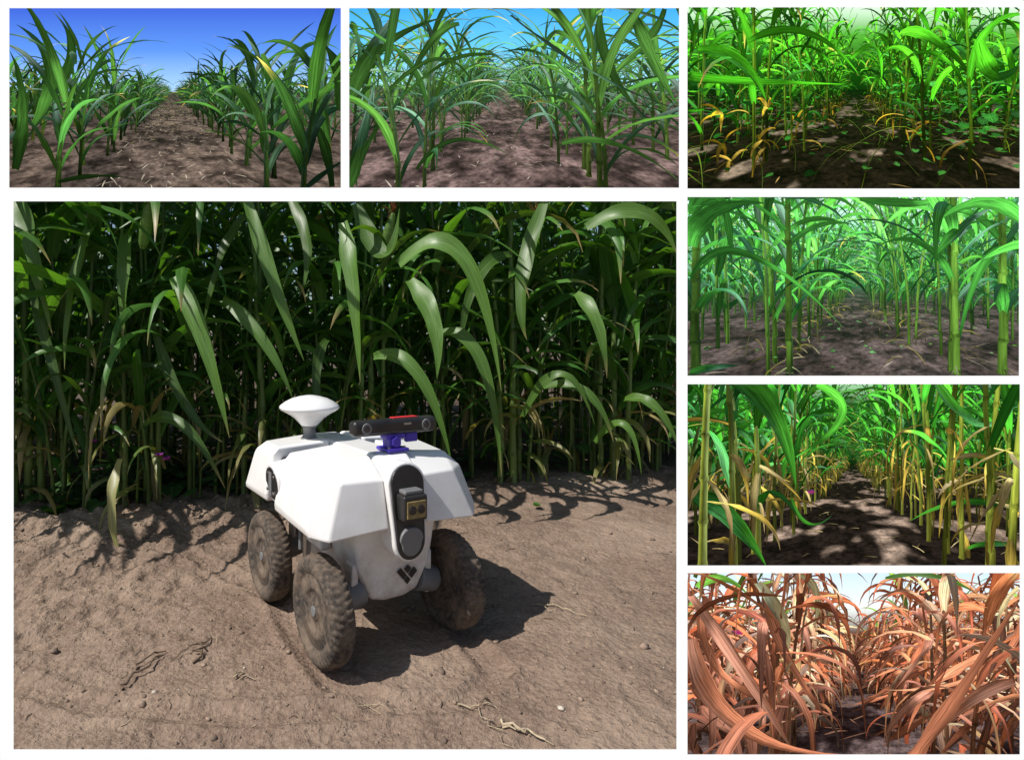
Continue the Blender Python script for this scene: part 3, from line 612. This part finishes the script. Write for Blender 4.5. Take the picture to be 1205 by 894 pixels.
picture(rects['p4'],1008,335,210,.42,b4,(.2,.6,.8),.5,4.6,vgrad([(228,(225,255,245)),(275,(150,235,185)),(310,(40,115,60)),(340,(30,75,40))]),ground((62,50,49),(102,88,86),(.4,.7),3.,.65),lin((55,135,88)),26,shfreq=3.2,spec=.46,shth=(.44,.55),aoz=(0,1.,.3),litf=.06)
# p5
def b5(mb,inv):
    g=(.019,.125,.02)
    rows(mb,[-.50,.50],.7,16,.115,H=2.,nl=13,L=.70,W=.028,zs=.3,ze=.9,g=g,dr=(1.2,2.6),lowdry=.3,drycol=(.30,.23,.08),cb=(.17,.19,.055),r=.012,ln=.2,gvar=.65,jx=.09)
    rows(mb,[-1.15,1.15,-1.8,1.8,-2.5,2.5],.9,12,.14,H=2.,nl=12,L=.75,W=.028,zs=.2,ze=.9,g=g,dr=(1.2,2.6),lowdry=.18,drycol=(.22,.17,.06),cb=(.11,.13,.035),r=.011,ln=.25,gvar=.65,jx=.15)
    litter(mb,200,(-1.2,1.2),(.8,5),(.36,.28,.12),.1,.004)
    for px,d_,ln in((824,.62,.06),(1186,.62,.12),(1160,.8,.1),(1130,.95,.0),(886,1.,.05)):
        x=(px-1003)*d_/210;stalk(mb,[x,d_,0],1.6,.0135,(ln,0),9,cb=(.24,.27,.075),ct=(.12,.24,.05))
        for j in range(6): leaf(mb,[x,d_,R(.15,.6)],R(0,6.28),R(.2,.4),.014,R(-1.3,.2),R(.3,1.5),9,np.array((.30,.24,.09))*R(.6,1.3),(.28,.2,.08),twist=R(-3,3),wav=.3)
    hl(mb,inv,[((845,440),(905,480),(935,575),.7,17),((812,580),(860,610),(900,665),.7,13),((1199,600),(1130,590),(1070,612),1.,5),((1190,640),(1150,640),(1130,650),.9,4),((930,585),(950,615),(978,605),1.,3),((1100,452),(1150,500),(1190,480),.8,10),((960,452),(990,490),(930,540),1.2,8)],(.03,.16,.03),.8,.8,1.4,.5)
    flower(mb,inv(953,580,1.),.03,(.6,.08,.5))
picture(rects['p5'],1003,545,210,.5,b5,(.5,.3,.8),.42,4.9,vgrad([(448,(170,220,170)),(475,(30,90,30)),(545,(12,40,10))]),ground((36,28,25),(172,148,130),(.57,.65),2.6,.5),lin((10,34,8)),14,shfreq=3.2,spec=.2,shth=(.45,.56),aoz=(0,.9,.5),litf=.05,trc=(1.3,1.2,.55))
# p6
def b6(mb,inv):
    for o,y0 in[(-.45,.8),(.48,.8),(-1.1,1.),(1.1,1.),(-1.8,1.4),(1.8,1.4)]:
        y=y0
        while y<10:
            H=R(1.15,1.5);far=y>4;cc=(np.array([.25,.088,.050]) if R()<.72 else np.array([.36,.23,.155]))*R(.5,1.3)
            corn(mb,[o+R(-.1,.1),y,0],H,.012,R(.12,.25),H*.95,10 if far else 17,.60,.025,6 if far else 10,cc,R(-1.2,1.2),e=(-.2,1.2),dr=(1.8,3.1),sides=6,cb=(.17,.10,.06),gvar=.65,ln=.2,azs=1.4)
            if R()<.35: leaf(mb,[o,y,H*.8],R(0,6),.6,.03,1.3,1.6,9,(.08,.19,.035),(.09,.19,.04),twist=R(-1,1))
            y+=R(.08,.15)
    for j in range(700):
        sgn=-1 if R()<.5 else 1;o=sgn*R(.36,1.3);leaf(mb,[o,R(.8,4.5),R(.2,.85)],(math.pi if sgn>0 else 0)+R(-1.2,1.2),R(.3,.6),R(.014,.028),R(-1.2,-.1),R(.1,.8),9,np.array([.27,.10,.06])*R(.35,1.5),np.array([.31,.135,.085])*R(.5,1.4),twist=R(-3.5,3.5),wav=.4,bend=R(-1,1))
    litter(mb,300,(-1.5,1.5),(.8,5),(.25,.12,.075),.25,.014)
    hl(mb,inv,[((1062,892),(1110,830),(1199,700),.55,15),((1100,800),(1150,770),(1195,760),.7,8),((830,700),(850,790),(940,830),.8,9),((812,750),(870,850),(985,885),.6,12),((900,690),(925,770),(985,860),.8,8),((1199,720),(1150,790),(1040,810),.8,8),((812,700),(880,800),(930,880),.7,8),((1190,800),(1130,830),(1080,885),.7,9)],(.38,.17,.11),.85,.7,1.2,2.)
    hl(mb,inv,[((890,685),(920,730),(925,770),.8,9),((1195,690),(1170,740),(1199,800),.7,7),((940,676),(960,700),(955,740),1.,6)],(.38,.38,.24),.8,.7,1.2)
    hl(mb,inv,[((820,690),(850,680),(880,700),.9,6),((1040,680),(1100,678),(1150,700),.9,5)],(.08,.25,.04),.8,.7,1.2)
    flower(mb,inv(868,745,1.),.035,(.6,.06,.35))
picture(rects['p6'],1008,772,210,.62,b6,(.4,.3,.85),.4,4.3,vgrad([(670,(200,225,245)),(715,(235,240,235)),(745,(90,55,38)),(775,(45,28,22))]),ground((36,27,28),(112,94,92),(.48,.62),3.,.5),lin((62,32,22)),16,shfreq=3.6,spec=.16,shth=(.44,.55),aoz=(0,.7,.28),litf=.06,trc=(1.25,1.,.8),spc=(1.,.8,.7))
# ---------- light, sky, camera
el=math.radians(52);a=math.radians(25)
sd=Vector((-math.cos(el)*math.cos(a),-math.cos(el)*math.sin(a),math.sin(el)))
L=bpy.data.lights.new('sun','SUN');L.energy=5.0;L.angle=math.radians(.5);L.color=(1,.95,.88)
lo=bpy.data.objects.new('sun',L);S.collection.objects.link(lo);lo.rotation_euler=sd.to_track_quat('Z','Y').to_euler()
w=bpy.data.worlds.new('World');S.world=w;w.use_nodes=True;nt=w.node_tree;bg=nt.nodes['Background'];sk=nt.nodes.new('ShaderNodeTexSky');sk.sky_type='NISHITA';sk.sun_disc=False;sk.sun_elevation=el;sk.sun_rotation=math.atan2(sd.x,sd.y)
nt.links.new(sk.outputs[0],bg.inputs[0]);bg.inputs[1].default_value=.09
S.view_settings.view_transform='Standard';S.view_settings.look='None';S.view_settings.exposure=0
cam=bpy.data.cameras.new('camera');cam.sensor_width=36;cam.lens=36*F/1205;cam.shift_x=(602.5-CX)/1205;cam.shift_y=-(447-CY)/1205;cam.clip_end=2000;cam.clip_start=.02
co=bpy.data.objects.new('camera',cam);S.collection.objects.link(co);co.location=(0,0,CH);co.rotation_euler=(math.pi/2,0,0);S.camera=co
